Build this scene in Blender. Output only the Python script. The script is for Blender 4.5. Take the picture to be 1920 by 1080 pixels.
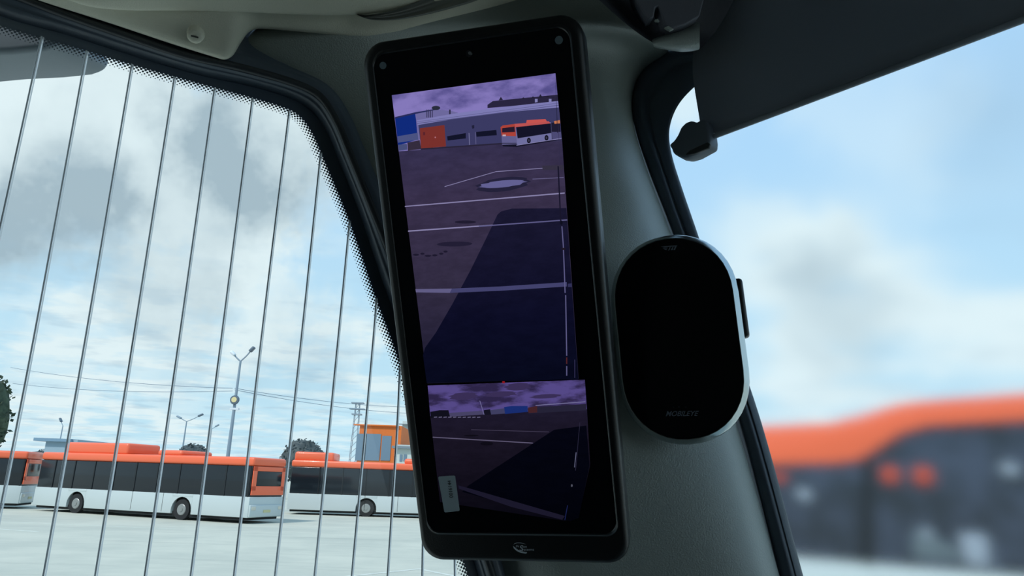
import bpy, bmesh, math, random
from mathutils import Vector, Matrix, noise
random.seed(7)
for o in list(bpy.data.objects): bpy.data.objects.remove(o, do_unlink=True)
SC = bpy.context.scene
COL = SC.collection
V = Vector
# ---------------------------------------------------------------- camera
F = 1350.0
CAM = V((0, 0, 2.3))
PIT, ROL = math.radians(15.1), math.radians(2.0)
fwd = V((0, math.cos(PIT), math.sin(PIT)))
up0 = V((0, -math.sin(PIT), math.cos(PIT)))
right = V((1, 0, 0)) * math.cos(ROL) + up0 * math.sin(ROL)
up = up0 * math.cos(ROL) - V((1, 0, 0)) * math.sin(ROL)
cd = bpy.data.cameras.new('camera'); cam = bpy.data.objects.new('camera', cd); COL.objects.link(cam)
R3 = Matrix((right, up, -fwd)).transposed()
cam.matrix_world = Matrix.Translation(CAM) @ R3.to_4x4()
cd.sensor_width = 36; cd.lens = 36 * F / 1920; cd.clip_start = 0.02; cd.clip_end = 2000
SC.camera = cam
SC.view_settings.view_transform = 'Standard'; SC.view_settings.look = 'None'
SC.view_settings.exposure = 0.0; SC.view_settings.gamma = 1.0
SC.view_settings.use_curve_mapping = False

def ray(px, py):                      # direction in the world of one point of the photo
    return fwd + right * ((px - 960) / F) - up * ((py - 540) / F)
def at(px, py, d): return CAM + ray(px, py) * d
def hit(px, py, A, n):                # point of the plane (A, n) seen there
    r = ray(px, py); return CAM + r * ((A - CAM).dot(n) / r.dot(n))
def ground(px, py): return hit(px, py, V((0, 0, 0)), V((0, 0, 1)))
def lin(c):
    return tuple(((v / 255) / 12.92 if v / 255 <= .04045 else ((v / 255 + .055) / 1.055) ** 2.4) for v in c[:3]) + (1,)

# ---------------------------------------------------------------- sky
W = bpy.data.worlds.new('sky'); SC.world = W; W.use_nodes = True
NT = W.node_tree; NT.nodes.clear()
class NB:
    def __init__(s, nt): s.nt = nt
    def n(s, t, **k):
        x = s.nt.nodes.new(t)
        for a, b in k.items(): setattr(x, a, b)
        return x
    def link(s, a, b): s.nt.links.new(a, b)
    def put(s, sock, v):
        if isinstance(v, bpy.types.NodeSocket): s.link(v, sock)
        else: sock.default_value = v
    def math(s, op, a, b=0.0, clamp=False):
        x = s.n('ShaderNodeMath', operation=op, use_clamp=clamp); s.put(x.inputs[0], a); s.put(x.inputs[1], b); return x.outputs[0]
    def vmath(s, op, a, b=(0, 0, 0), out=0):
        x = s.n('ShaderNodeVectorMath', operation=op); s.put(x.inputs[0], a); s.put(x.inputs[1], b); return x.outputs[out]
    def scale(s, a, f):
        x = s.n('ShaderNodeVectorMath', operation='SCALE'); s.put(x.inputs[0], a); s.put(x.inputs['Scale'], f); return x.outputs[0]
    def noise(s, v, scale, detail=4, rough=.55, col=False):
        x = s.n('ShaderNodeTexNoise'); s.put(x.inputs['Vector'], v); x.inputs['Scale'].default_value = scale
        x.inputs['Detail'].default_value = detail; x.inputs['Roughness'].default_value = rough
        return x.outputs['Color' if col else 0]
    def rng(s, v, a, b, c=0, d=1, smooth=True):
        x = s.n('ShaderNodeMapRange', interpolation_type='SMOOTHSTEP' if smooth else 'LINEAR')
        s.put(x.inputs[0], v)
        for i, q in zip((1, 2, 3, 4), (a, b, c, d)): x.inputs[i].default_value = q
        return x.outputs[0]
    def mix(s, f, a, b):
        x = s.n('ShaderNodeMix', data_type='RGBA'); s.put(x.inputs[0], f); s.put(x.inputs[6], a); s.put(x.inputs[7], b); return x.outputs[2]
B = NB(NT)
dirn = B.vmath('NORMALIZE', B.n('ShaderNodeTexCoord').outputs['Generated'])
sep = B.n('ShaderNodeSeparateXYZ'); B.link(dirn, sep.inputs[0])
elev = sep.outputs['Z']
wob = B.scale(B.vmath('SUBTRACT', B.noise(dirn, 5.5, 5, .6, True), (.5, .5, .5)), .22)
wob2 = B.scale(B.vmath('SUBTRACT', B.noise(dirn, 22, 4, .6, True), (.5, .5, .5)), .035)
wd = B.vmath('ADD', B.vmath('ADD', dirn, wob), wob2)
def blob(px, py, r, amp, soft=.35):
    c = ray(px, py).normalized()
    d = B.vmath('DISTANCE', wd, tuple(c), out=1)
    return B.rng(d, r / F * soft, r / F, amp, 0)
def total(lst):
    acc = None
    for l in lst:
        b = blob(*l); acc = b if acc is None else B.math('ADD', acc, b)
    return acc
whites = [(60, 200, 190, .9), (250, 300, 180, .9), (120, 330, 190, .7), (330, 500, 150, .8), (430, 440, 130, .8),
          (600, 250, 170, .7), (330, 210, 260, .5), (520, 480, 90, .6), (520, 600, 110, .8), (200, 650, 90, .5),
          (640, 640, 90, .5), (80, 750, 120, .5), (350, 700, 110, .4), (500, 330, 200, .5),
          (1440, 480, 150, .75), (1600, 520, 170, .75), (1780, 600, 130, .45), (1560, 700, 150, .4), (1850, 640, 120, .3), (1500, 640, 130, .4),
          (1640, 210, 170, .35), (1290, 190, 120, .7)]
greys = [(q[0], q[1], q[2] * 1.35, q[3] * .95, .0) for q in [(40, 400, 130, .75), (150, 420, 120, .7), (480, 290, 150, .8), (400, 330, 120, .7), (300, 150, 130, .35),
         (360, 520, 90, .45), (120, 250, 70, .3), (560, 380, 80, .4), (250, 560, 60, .3), (340, 620, 80, .25), (560, 670, 90, .3), (1500, 540, 90, .5), (1620, 600, 110, .45), (1560, 480, 70, .3), (1880, 220, 160, .3)]]
# thin layered clouds close to the horizon, seen flat on
inv = B.math('DIVIDE', 1.0, B.math('MAXIMUM', B.math('ADD', elev, .06), .04))
flat = B.n('ShaderNodeCombineXYZ'); B.link(B.math('MULTIPLY', sep.outputs['X'], inv), flat.inputs[0]); B.link(B.math('MULTIPLY', sep.outputs['Y'], inv), flat.inputs[1])
layer = B.rng(B.noise(flat.outputs[0], 1.5, 6, .58), .42, .62)
low = B.rng(elev, .12, .42, 1, 0)
layer = B.math('MULTIPLY', layer, low)
cover = B.math('ADD', total(whites), B.math('MULTIPLY', layer, .8))
fine = B.noise(dirn, 9, 6, .6)
cover = B.math('MULTIPLY', cover, B.rng(fine, .25, .6, .45, 1.15), clamp=True)
shade = B.math('MULTIPLY', total(greys), B.rng(B.noise(dirn, 7, 5, .6), .3, .65, .5, 1.2), clamp=True)
shade2 = B.math('MULTIPLY', B.rng(B.noise(flat.outputs[0], 2.6, 5, .55), .5, .7), B.math('MULTIPLY', low, .4))
blue = B.mix(B.rng(elev, .0, .6), lin((196, 232, 248)), lin((176, 217, 252)))
sky = B.mix(cover, blue, lin((230, 246, 250)))
sky = B.mix(B.math('MULTIPLY', shade, .9), sky, lin((160, 183, 196)))
sky = B.mix(shade2, sky, lin((165, 195, 215)))
sky = B.mix(B.rng(elev, -.03, .0, 1, 0), sky, lin((120, 130, 128)))
bg = B.n('ShaderNodeBackground'); B.link(sky, bg.inputs[0]); bg.inputs[1].default_value = 1.0
wo = B.n('ShaderNodeOutputWorld'); B.link(bg.outputs[0], wo.inputs[0])

# ---------------------------------------------------------------- sun
sd = bpy.data.lights.new('sun', 'SUN'); sd.energy = 2.6; sd.angle = math.radians(3); sd.color = (1, .96, .9)
sun = bpy.data.objects.new('sun', sd); COL.objects.link(sun)
sun.rotation_euler = V((-.35, -.55, .75)).to_track_quat('Z', 'Y').to_euler()

# ---------------------------------------------------------------- materials
MATS = {}
def mat(name, col, rough=.5, metal=0, spec=.5, bump=0, bscale=200, var=0, vscale=4, coat=0, vcol=None, sheen=0, emit=None, es=1):
    if name in MATS: return MATS[name]
    m = bpy.data.materials.new(name); m.use_nodes = True; MATS[name] = m
    b = NB(m.node_tree); p = m.node_tree.nodes['Principled BSDF']
    c = lin(col)
    p.inputs['Base Color'].default_value = c; p.inputs['Roughness'].default_value = rough
    p.inputs['Metallic'].default_value = metal; p.inputs['Specular IOR Level'].default_value = spec
    p.inputs['Coat Weight'].default_value = coat; p.inputs['Coat Roughness'].default_value = .05
    tc = b.n('ShaderNodeTexCoord').outputs['Object']
    if var or vcol:
        nz = b.noise(tc, vscale, 5, .6)
        c2 = lin(vcol) if vcol else tuple(min(1, v * (1 - var)) for v in c[:3]) + (1,)
        b.link(b.mix(b.rng(nz, .35, .65), c, c2), p.inputs['Base Color'])
    if bump:
        bp = b.n('ShaderNodeBump'); bp.inputs['Strength'].default_value = bump; bp.inputs['Distance'].default_value = .001
        b.link(b.noise(tc, bscale, 3, .6), bp.inputs['Height']); b.link(bp.outputs[0], p.inputs['Normal'])
    if emit:
        p.inputs['Emission Color'].default_value = lin(emit); p.inputs['Emission Strength'].default_value = es
    return m
def emis(name, col, col2=None, vscale=20, stretch=(1, 1, 1), lo=.4, hi=.6, grad=None):
    """a lit part of a display picture"""
    if name in MATS: return MATS[name]
    m = bpy.data.materials.new(name); m.use_nodes = True; MATS[name] = m
    b = NB(m.node_tree); m.node_tree.nodes.remove(m.node_tree.nodes['Principled BSDF'])
    e = b.n('ShaderNodeEmission'); out = m.node_tree.nodes['Material Output']
    tc = b.n('ShaderNodeTexCoord').outputs['Object']
    if col2:
        nz = b.noise(b.vmath('MULTIPLY', tc, stretch), vscale, 5, .55)
        b.link(b.mix(b.rng(nz, lo, hi), lin(col), lin(col2)), e.inputs[0])
    elif grad:                        # picture content plus the viewing-angle fade, painted in along the screen height
        sp = b.n('ShaderNodeSeparateXYZ'); b.link(tc, sp.inputs[0])
        cr = b.n('ShaderNodeValToRGB'); b.link(b.rng(sp.outputs['Y'], -.2, .2, 0, 1, False), cr.inputs[0])
        el = cr.color_ramp.elements
        el[0].position = grad[0][0]; el[0].color = lin(grad[0][1]); el[1].position = grad[-1][0]; el[1].color = lin(grad[-1][1])
        for q, c in grad[1:-1]: x = el.new(q); x.color = lin(c)
        nz = b.noise(b.vmath('MULTIPLY', tc, (1, 2.5, 1)), 60, 6, .65)
        k = b.rng(nz, .3, .7, .85, 1.12)
        b.link(b.scale(cr.outputs[0], k), e.inputs[0])
    else: e.inputs[0].default_value = lin(col)
    b.link(e.outputs[0], out.inputs[0]); return m
CREAM = mat('cream_plastic', (152, 160, 154), .33, spec=1.0, bump=.6, bscale=700, var=.06, vscale=9)
CREAM2 = mat('cream_headliner', (212, 209, 190), .62, bump=.5, bscale=900, var=.06, vscale=7)
RUB = mat('black_rubber', (84, 94, 106), .34, bump=.2, bscale=300)  # bluish lens glare over the dark frames is mixed into this colour
FRIT = mat('black_ceramic_print', (84, 96, 110), .35)
DARKP = mat('dark_grey_plastic', (52, 56, 60), .5, bump=.3, bscale=400)
BLKP = mat('black_plastic', (16, 18, 20), .38, bump=.15, bscale=900)
GLOS = mat('black_gloss_glass', (7, 9, 13), .22, spec=.3)
SILV = mat('silver_trim', (190, 198, 200), .22, metal=1)
WALLM = mat('cab_lining', (105, 106, 102), .8, var=.1)
FLOORM = mat('cab_floor_vinyl', (40, 41, 42), .7, var=.2, vscale=30)

def glass_mat(name, tint, gloss=.05):
    m = bpy.data.materials.new(name); m.use_nodes = True; b = NB(m.node_tree); m.node_tree.nodes.remove(m.node_tree.nodes['Principled BSDF'])
    t = b.n('ShaderNodeBsdfTransparent'); t.inputs[0].default_value = tint
    g = b.n('ShaderNodeBsdfGlossy'); g.inputs['Roughness'].default_value = .02
    mx = b.n('ShaderNodeMixShader'); mx.inputs[0].default_value = gloss
    b.link(t.outputs[0], mx.inputs[1]); b.link(g.outputs[0], mx.inputs[2]); b.link(mx.outputs[0], m.node_tree.nodes['Material Output'].inputs[0]); return m
GLASS = glass_mat('clear_side_glass', (.98, 1, 1, 1), .03)
def rough_glass(name, r):
    m = bpy.data.materials.new(name); m.use_nodes = True; b = NB(m.node_tree); m.node_tree.nodes.remove(m.node_tree.nodes['Principled BSDF'])
    g = b.n('ShaderNodeBsdfRefraction'); g.inputs['Roughness'].default_value = r; g.inputs['IOR'].default_value = 1.45
    g.inputs[0].default_value = (.97, .99, 1, 1)
    b.link(g.outputs[0], m.node_tree.nodes['Material Output'].inputs[0]); return m
HAZY = rough_glass('hazy_windscreen_glass', .12)

# ---------------------------------------------------------------- mesh helpers
def link(o, parent=None):
    COL.objects.link(o)
    if parent: o.parent = parent
    return o
def tag(o, label=None, cat=None, group=None, kind=None):
    if label: o['label'] = label
    if cat: o['category'] = cat
    if group: o['group'] = group
    if kind: o['kind'] = kind
    return o
def empty(name, M=None):
    o = bpy.data.objects.new(name, None); o.empty_display_size = .05; link(o)
    if M is not None: o.matrix_world = M
    return o
def from_bm(name, bm, mats, parent=None, smooth=None, M=None):
    me = bpy.data.meshes.new(name); bmesh.ops.recalc_face_normals(bm, faces=bm.faces); bm.to_mesh(me); bm.free()
    for m in (mats if isinstance(mats, (list, tuple)) else [mats]): me.materials.append(m)
    if smooth is not None:
        for p in me.polygons: p.use_smooth = True
        try: me.set_sharp_from_angle(angle=math.radians(smooth))
        except Exception: pass
    o = bpy.data.objects.new(name, me); link(o, parent)
    if M is not None: o.matrix_world = M
    return o
def bevel(o, w, seg=3, ang=40):
    m = o.modifiers.new('bevel', 'BEVEL'); m.width = w; m.segments = seg; m.limit_method = 'ANGLE'; m.angle_limit = math.radians(ang); m.harden_normals = False
    for p in o.data.polygons: p.use_smooth = True
    return o
def grid(name, rows, mats, parent=None, sub=2, thick=0, off=-1):
    bm = bmesh.new(); vs = [[bm.verts.new(p) for p in r] for r in rows]
    for a, b_ in zip(vs, vs[1:]):
        for i in range(len(a) - 1): bm.faces.new((a[i], a[i + 1], b_[i + 1], b_[i]))
    me = bpy.data.meshes.new(name); 
    # normals towards the camera
    bm.normal_update(); f = bm.faces[:][len(bm.faces) // 2]
    if f.normal.dot(CAM - f.calc_center_median()) < 0: bmesh.ops.reverse_faces(bm, faces=bm.faces[:])
    bm.to_mesh(me); bm.free(); me.materials.append(mats)
    for p in me.polygons: p.use_smooth = True
    o = bpy.data.objects.new(name, me); link(o, parent)
    if sub: m = o.modifiers.new('sub', 'SUBSURF'); m.levels = sub; m.render_levels = sub
    if thick: m = o.modifiers.new('sol', 'SOLIDIFY'); m.thickness = thick; m.offset = off
    return o
def box(bm, a, b, M=None, mi=0):
    vs = [V((x, y, z)) for z in (a[2], b[2]) for y in (a[1], b[1]) for x in (a[0], b[0])]
    if M is not None: vs = [M @ v for v in vs]
    q = [bm.verts.new(v) for v in vs]
    for f in ((0, 2, 3, 1), (4, 5, 7, 6), (0, 1, 5, 4), (2, 6, 7, 3), (0, 4, 6, 2), (1, 3, 7, 5)):
        bm.faces.new([q[i] for i in f]).material_index = mi
def boxo(name, a, b, m, parent=None, bev=0, M=None):
    bm = bmesh.new(); box(bm, a, b, M); o = from_bm(name, bm, m, parent)
    if bev: bevel(o, bev)
    return o
def prism(bm, pts, d, mi=0):
    """pts: 3D outline, extruded by vector d"""
    a = [bm.verts.new(p) for p in pts]; b_ = [bm.verts.new(V(p) + d) for p in pts]; n = len(pts)
    bm.faces.new(a).material_index = mi; bm.faces.new(b_[::-1]).material_index = mi
    for i in range(n): bm.faces.new((a[i], b_[i], b_[(i + 1) % n], a[(i + 1) % n])).material_index = mi
def tube(bm, pts, r, seg=8, cap=True, mi=0):
    rings = []; n = len(pts); pts = [V(p) for p in pts]
    t0 = (pts[1] - pts[0]).normalized(); ref = V((0, 0, 1)) if abs(t0.z) < .9 else V((1, 0, 0))
    for i, p in enumerate(pts):
        t = (pts[min(i + 1, n - 1)] - pts[max(i - 1, 0)]).normalized()
        x = t.cross(ref).normalized(); y = t.cross(x).normalized(); rr = r[i] if isinstance(r, (list, tuple)) else r
        rings.append([bm.verts.new(p + (x * math.cos(2 * math.pi * k / seg) + y * math.sin(2 * math.pi * k / seg)) * rr) for k in range(seg)])
    for a, b_ in zip(rings, rings[1:]):
        for k in range(seg): bm.faces.new((a[k], a[(k + 1) % seg], b_[(k + 1) % seg], b_[k])).material_index = mi
    if cap: bm.faces.new(rings[0]).material_index = mi; bm.faces.new(rings[-1][::-1]).material_index = mi
def tubeo(name, pts, r, m, parent=None, seg=8):
    bm = bmesh.new(); tube(bm, pts, r, seg); return from_bm(name, bm, m, parent, 50)
def smoothline(pts, n=8):
    """Catmull-Rom through 2D/3D points"""
    P = [V(p) for p in pts]; out = []
    for i in range(len(P) - 1):
        a = P[max(i - 1, 0)]; b_ = P[i]; c = P[i + 1]; d = P[min(i + 2, len(P) - 1)]
        for k in range(n):
            t = k / n
            out.append(.5 * ((2 * b_) + (c - a) * t + (2 * a - 5 * b_ + 4 * c - d) * t * t + (3 * b_ - a - 3 * c + d) * t ** 3))
    out.append(P[-1]); return out
def resample(P, step):
    out = [P[0].copy()]; acc = 0
    for a, b_ in zip(P, P[1:]):
        L = (b_ - a).length; t = step - acc
        while t <= L: out.append(a.lerp(b_, t / L)); t += step
        acc = (acc + L) % step
    return out
def text_mesh(name, s, size, m, parent, loc, rot=0, shear=0, sx=1, bold=0):
    c = bpy.data.curves.new('txt', 'FONT'); c.body = s; c.size = size; c.align_x = 'CENTER'; c.align_y = 'CENTER'; c.shear = shear; c.offset = bold; c.extrude = .00005
    t = bpy.data.objects.new('txt', c); COL.objects.link(t); bpy.context.view_layer.update()
    me = bpy.data.meshes.new_from_object(t.evaluated_get(bpy.context.evaluated_depsgraph_get())); bpy.data.objects.remove(t); me.name = name
    me.materials.clear(); me.materials.append(m)
    o = bpy.data.objects.new(name, me); link(o, parent); o.location = loc; o.rotation_euler = (0, 0, rot); o.scale = (sx, 1, 1); return o

# ================================================================ the cab
Z = V((0, 0, 1))
KX = V((.2, .75, 0))
aS = math.radians(21); uS = V((math.cos(aS), math.sin(aS), 0)); nS = V((uS.y, -uS.x, 0))      # side window wall, nS into the cab
aW = math.radians(48); uW = V((math.cos(aW), -math.sin(aW), 0)); nW = V((-uW.y * -1, -uW.x, 0)) # windscreen wall
nW = V((-math.sin(aW), -math.cos(aW), 0))
AS, AW = KX + Z * 2, KX + Z * 2
def S(px, py, off=0): return hit(px, py, AS + nS * off, nS)
def Wn(px, py, off=0): return hit(px, py, AW + nW * off, nW)
ZT = 2.86; ZF = .95
poly = [KX - uS * 2.2, KX, KX + uW * 2.2, V((1.3, -2.1, 0)), V((-1.0, -2.1, 0))]
def wall(name, A, Bp, z0, z1, m=WALLM, out=.03):
    d = (Bp - A).normalized(); nn = V((d.y, -d.x, 0))
    if nn.dot((A + Bp) / 2 - V((0, -.7, 0))) < 0: nn = -nn
    bm = bmesh.new(); prism(bm, [A + Z * z0, Bp + Z * z0, Bp + Z * z1, A + Z * z1], nn * out)
    return tag(from_bm(name, bm, m), kind='structure')
wall('wall_back', poly[3], poly[4], ZF, ZT); wall('wall_right', poly[2], poly[3], ZF, 2.15); wall('wall_rear_left', poly[4], poly[0], ZF, ZT)
wall('wall_left', poly[0], poly[1], ZF, 1.72)
wall('wall_front', poly[1], poly[2], ZF, 1.72)
bm = bmesh.new(); prism(bm, [p + Z * (ZF - .03) for p in poly], Z * .03); tag(from_bm('floor', bm, FLOORM), kind='structure')
bm = bmesh.new(); prism(bm, [p + Z * ZT for p in poly], Z * .04); tag(from_bm('ceiling', bm, WALLM), kind='structure')

# ---- side window
frit_px = [(-420, -90), (-200, -10), (0, 49), (75, 71), (160, 95), (245, 121), (330, 145), (400, 164), (470, 183), (535, 203), (566, 222), (588, 255), (603, 290),
           (655, 415), (705, 560), (735, 640), (757, 705), (800, 838), (868, 1050), (905, 1170), (960, 1340)]
frit = resample(smoothline([S(*p) for p in frit_px], 10), .0035)
win1 = tag(empty('window_1', Matrix.Translation(S(400, 600))), kind='structure')
def inwin(o, w): o.parent = w; o.matrix_parent_inverse = w.matrix_basis.inverted(); return o
g0 = [S(-460, 1500), S(-460, -140), S(560, 120), S(760, 520), S(1000, 1500)]
bm = bmesh.new(); bm.faces.new([bm.verts.new(p) for p in g0])
inwin(from_bm('glass_pane', bm, GLASS), win1)
def offs(P, d, n=nS):
    out = []
    for i, p in enumerate(P):
        t = (P[min(i + 1, len(P) - 1)] - P[max(i - 1, 0)]).normalized(); out.append(p + n.cross(t) * d)
    return out
sgn = 1
tst = offs(frit, .01)
if (tst[len(frit) // 3] - frit[len(frit) // 3]).z < 0: sgn = -1
lift = nS * .0008
a = [p + lift for p in frit]; o_ = [p + lift for p in offs(frit, .022 * sgn)]
bm = bmesh.new(); va = [bm.verts.new(p) for p in a]; vb = [bm.verts.new(p) for p in o_]
for i in range(len(a) - 1): bm.faces.new((va[i], va[i + 1], vb[i + 1], vb[i]))
inwin(from_bm('frit_border', bm, FRIT), win1)
bm = bmesh.new()
for row, (dd, rr, ph) in enumerate(((.0003, .00155, 0), (-.0016, .00115, .5), (-.0034, .00095, 0), (-.0052, .0007, .5), (-.0069, .00048, 0))):
    Q = offs(frit, dd * sgn)
    for i in range(len(Q) - 1):
        c = Q[i].lerp(Q[i + 1], ph) + lift
        t = (Q[i + 1] - Q[i]).normalized(); s_ = nS.cross(t)
        bm.faces.new([bm.verts.new(c + (t * math.cos(k * math.pi / 4) + s_ * math.sin(k * math.pi / 4)) * rr) for k in range(8)])
inwin(from_bm('frit_dots', bm, FRIT), win1)
WIRE = mat('heating_wire_dark', (205, 212, 218), .4); WIRE2 = mat('heating_wire_ghost', (225, 228, 232), .5, spec=.2)
WIRE2.node_tree.nodes['Principled BSDF'].inputs['Alpha'].default_value = .9
b = NB(WIRE2.node_tree); tl = b.n('ShaderNodeBsdfTranslucent'); tl.inputs[0].default_value = (.8, .82, .84, 1); mx = b.n('ShaderNodeMixShader'); mx.inputs[0].default_value = .7
b.link(WIRE2.node_tree.nodes['Principled BSDF'].outputs[0], mx.inputs[1]); b.link(tl.outputs[0], mx.inputs[2]); b.link(mx.outputs[0], WIRE2.node_tree.nodes['Material Output'].inputs[0])
wires = [((-12, 40), (-93, 440)), ((78, 68), (-3, 440)), ((162, 95), (62, 640)), ((247, 120), (159, 640)), ((327, 144), (249, 640)), ((402, 165), (335, 640)), ((473, 184), (414, 640)),
         ((542, 206), (489, 640)), ((601, 285), (564, 640)), ((655, 413), (633, 640)), ((705, 558), (699, 640)), ((749, 690), (744, 800))]
wb = [None, None, (-27, 1080 + 10), (81, 1080), (178, 1080), (271, 1080), (357, 1080), (438, 1080), (515, 1080), (589, 1080), (659, 1080), (726, 1080)]
wires2 = []
for i, (p, q) in enumerate(wires):
    if wb[i]: wires2.append((p, q, wb[i]))
    else: wires2.append((p, q))
wires2 += [((795, 815), (791, 1080)), ((851, 990), (852, 1080))]
for w_ in wires2:
    P = [S(*p, .0022) for p in w_]; P.append(P[-1] + (P[-1] - P[-2]).normalized() * .12)
    P = smoothline(P, 8)
    bm = bmesh.new(); tube(bm, P, .00066, 6); wr = inwin(from_bm('heating_wire', bm, WIRE, None, 60), win1)
    off = uS * .0013 - nS * .0006
    bm = bmesh.new(); prism_pts = [p + off for p in P]  # pale ghost reflection beside the wire, built as a thin strip
    va = [bm.verts.new(p - uS * .0005) for p in prism_pts]; vb = [bm.verts.new(p + uS * .0005) for p in prism_pts]
    for i in range(len(va) - 1): bm.faces.new((va[i], vb[i], vb[i + 1], va[i + 1]))
    ad = from_bm('ghost_strip', bm, WIRE2); ad.parent = wr; ad.matrix_parent_inverse = win1.matrix_basis.inverted() @ Matrix() if False else Matrix()
    ad.matrix_parent_inverse = (win1.matrix_basis @ wr.matrix_parent_inverse).inverted()

# rubber frame between the print and the trim
inn = smoothline([S(*p, .003) for p in [(-300, -95), (-120, -28), (0, 28), (120, 62), (250, 103), (370, 138), (470, 160), (545, 183), (586, 208), (612, 245), (632, 292), (672, 392), (722, 540), (765, 655), (815, 810), (882, 1030), (930, 1180), (980, 1340)]], 6)
mid = smoothline([S(*p, .017) for p in [(-300, -125), (-120, -52), (10, -10), (110, 28), (230, 70), (345, 108), (450, 133), (548, 160), (597, 185), (628, 232), (652, 290), (690, 385), (735, 500), (778, 630), (830, 800), (903, 1030), (950, 1180), (1000, 1340)]], 6)
out = smoothline([S(*p, .012) for p in [(-300, -180), (-120, -90), (20, -40), (110, -2), (240, 42), (345, 82), (450, 95), (552, 132), (612, 160), (650, 210), (678, 275), (718, 370), (760, 470), (805, 610), (860, 790), (935, 1030), (985, 1180), (1040, 1340)]], 6)
def lerpl(A, Bl, t): return [x.lerp(y, t) for x, y in zip(A, Bl)]
prof = [[p - nS * .008 for p in inn], inn, [p + nS * .004 for p in lerpl(inn, mid, .45)], lerpl(inn, mid, .55), [p + nS * .001 for p in lerpl(inn, mid, .9)], mid, [p - nS * .004 for p in lerpl(mid, out, .35)], lerpl(mid, out, .6), out, [p - nS * .012 + (p - q).normalized() * .004 for p, q in zip(out, mid)], [p - nS * .022 + (p - q).normalized() * .16 for p, q in zip(out, mid)]]
inwin(grid('rubber_frame', prof, RUB, None, 1, 0), win1)
# the light piping in the frame's groove
tubeo_pts = [p + nS * .002 for p in lerpl(mid, out, .12)]
inwin(tubeo('frame_bead', tubeo_pts, .0035, DARKP), win1)

# ---- pillar cover
def base(px, py, u, bul):
    a = (S(px, py, 0) - CAM).length; b_ = (Wn(px, py, 0) - CAM).length
    d = a * (1 - u) + b_ * u if u > .75 else a
    r = ray(px, py).normalized()
    return CAM + r * (min(a, b_) - bul)
TL = [(-40, 0)]
rowL = [(462, 64), (466, 88), (500, 112), (556, 138), (612, 166), (642, 218), (672, 290), (705, 372), (745, 470), (792, 610), (848, 790), (925, 1058), (960, 1180), (1000, 1330)]
rowR = [(1240, 60), (1262, 92), (1245, 106), (1212, 122), (1192, 152), (1184, 195), (1192, 245), (1215, 320), (1250, 410), (1305, 560), (1384, 785), (1465, 1085), (1495, 1190), (1540, 1330)]
us = [0, .02, .06, .14, .22, .3, .42, .55, .68, .78, .86, .92, .97, 1.0]
us = [0, .015, .05, .12, .19, .25, .36, .5, .62, .72, .79, .84, .88, .92, .955, .98, 1.0]
bl = [-.004, .003, .011, .024, .035, .040, .043, .047, .051, .052, .050, .046, .040, .031, .020, .010, -.004]
nB = (nS + nW * .35).normalized()
def section(l, r_, k=1.0):
    PL, PR = S(*l, .002), Wn(*r_, .012)
    return [PL.lerp(PR, u) + nB * (b_ * k) for u, b_ in zip(us, bl)]
rows = [section(l, r_) for l, r_ in zip(rowL, rowR)]
top = []; top2 = []
for i, (u, b_) in enumerate(zip(us, bl)):
    top.append(rows[0][i] + Z * (.004 + .055 * math.sin(max(0, (u - .3)) / .7 * math.pi)) - nB * .004)
    top2.append(rows[0][i] + Z * (.03 + .11 * math.sin(max(0, (u - .3)) / .7 * math.pi)) - nB * .02)
pill = grid('trim_1', [top2, top] + rows, CREAM, None, 2, 0)
tag(pill, kind='structure')

# ---- headliner panel over the side window
hb = [(-260, -150), (-100, -62), (63, -2), (200, 42), (320, 82), (400, 107), (422, 112), (438, 103), (453, 78), (474, 56), (520, 56), (640, 68), (700, 74), (780, 70), (865, 50), (1000, 2), (1100, -50), (1200, -90)]
hbs = smoothline([V((x, y)) for x, y in hb], 4)
def hd(px, py, k): # overhang in front of the window wall
    r = ray(px, py).normalized(); d = (S(px, py, 0) - CAM).length
    return CAM + r * (d - k)
rows = [[hd(p[0], p[1] + 0, .018) + (S(p[0], p[1]) - S(p[0], p[1], .02)) for p in hbs],
        [hd(p[0], p[1], .030) for p in hbs], [hd(p[0], p[1] - 2, .036) for p in hbs], [hd(p[0] + 2, p[1] - 10, .042) for p in hbs],
        [hd(p[0] + 6, p[1] * .6 - 25 + 8, .055) for p in hbs], [hd(p[0] + 14, p[1] * .3 - 45, .075) for p in hbs], [hd(p[0] + 20, -130, .12) for p in hbs], [hd(p[0] + 20, -260, .19) for p in hbs]]
tag(grid('trim_2', rows, CREAM2, None, 1, 0), kind='structure')
# overhead console lip above
cb = [(-200, -120), (0, -45), (90, -12), (130, 2), (175, 15), (250, 21), (340, 21), (480, 25), (600, 30), (668, 29), (700, 26), (760, 14), (830, -6), (920, -40), (1010, -80)]
cbs = smoothline([V(p) for p in cb], 4)
rows = [[hd(p[0], p[1] - 6, .045) for p in cbs], [hd(p[0], p[1], .062) for p in cbs], [hd(p[0], p[1] - 2, .067) for p in cbs], [hd(p[0], p[1] - 9, .072) for p in cbs], [hd(p[0], p[1] - 30, .085) for p in cbs], [hd(p[0], p[1] - 90, .12) for p in cbs], [hd(p[0], p[1] - 240, .2) for p in cbs]]
tag(grid('trim_3', rows, CREAM2, None, 1, 0), kind='structure')
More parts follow.
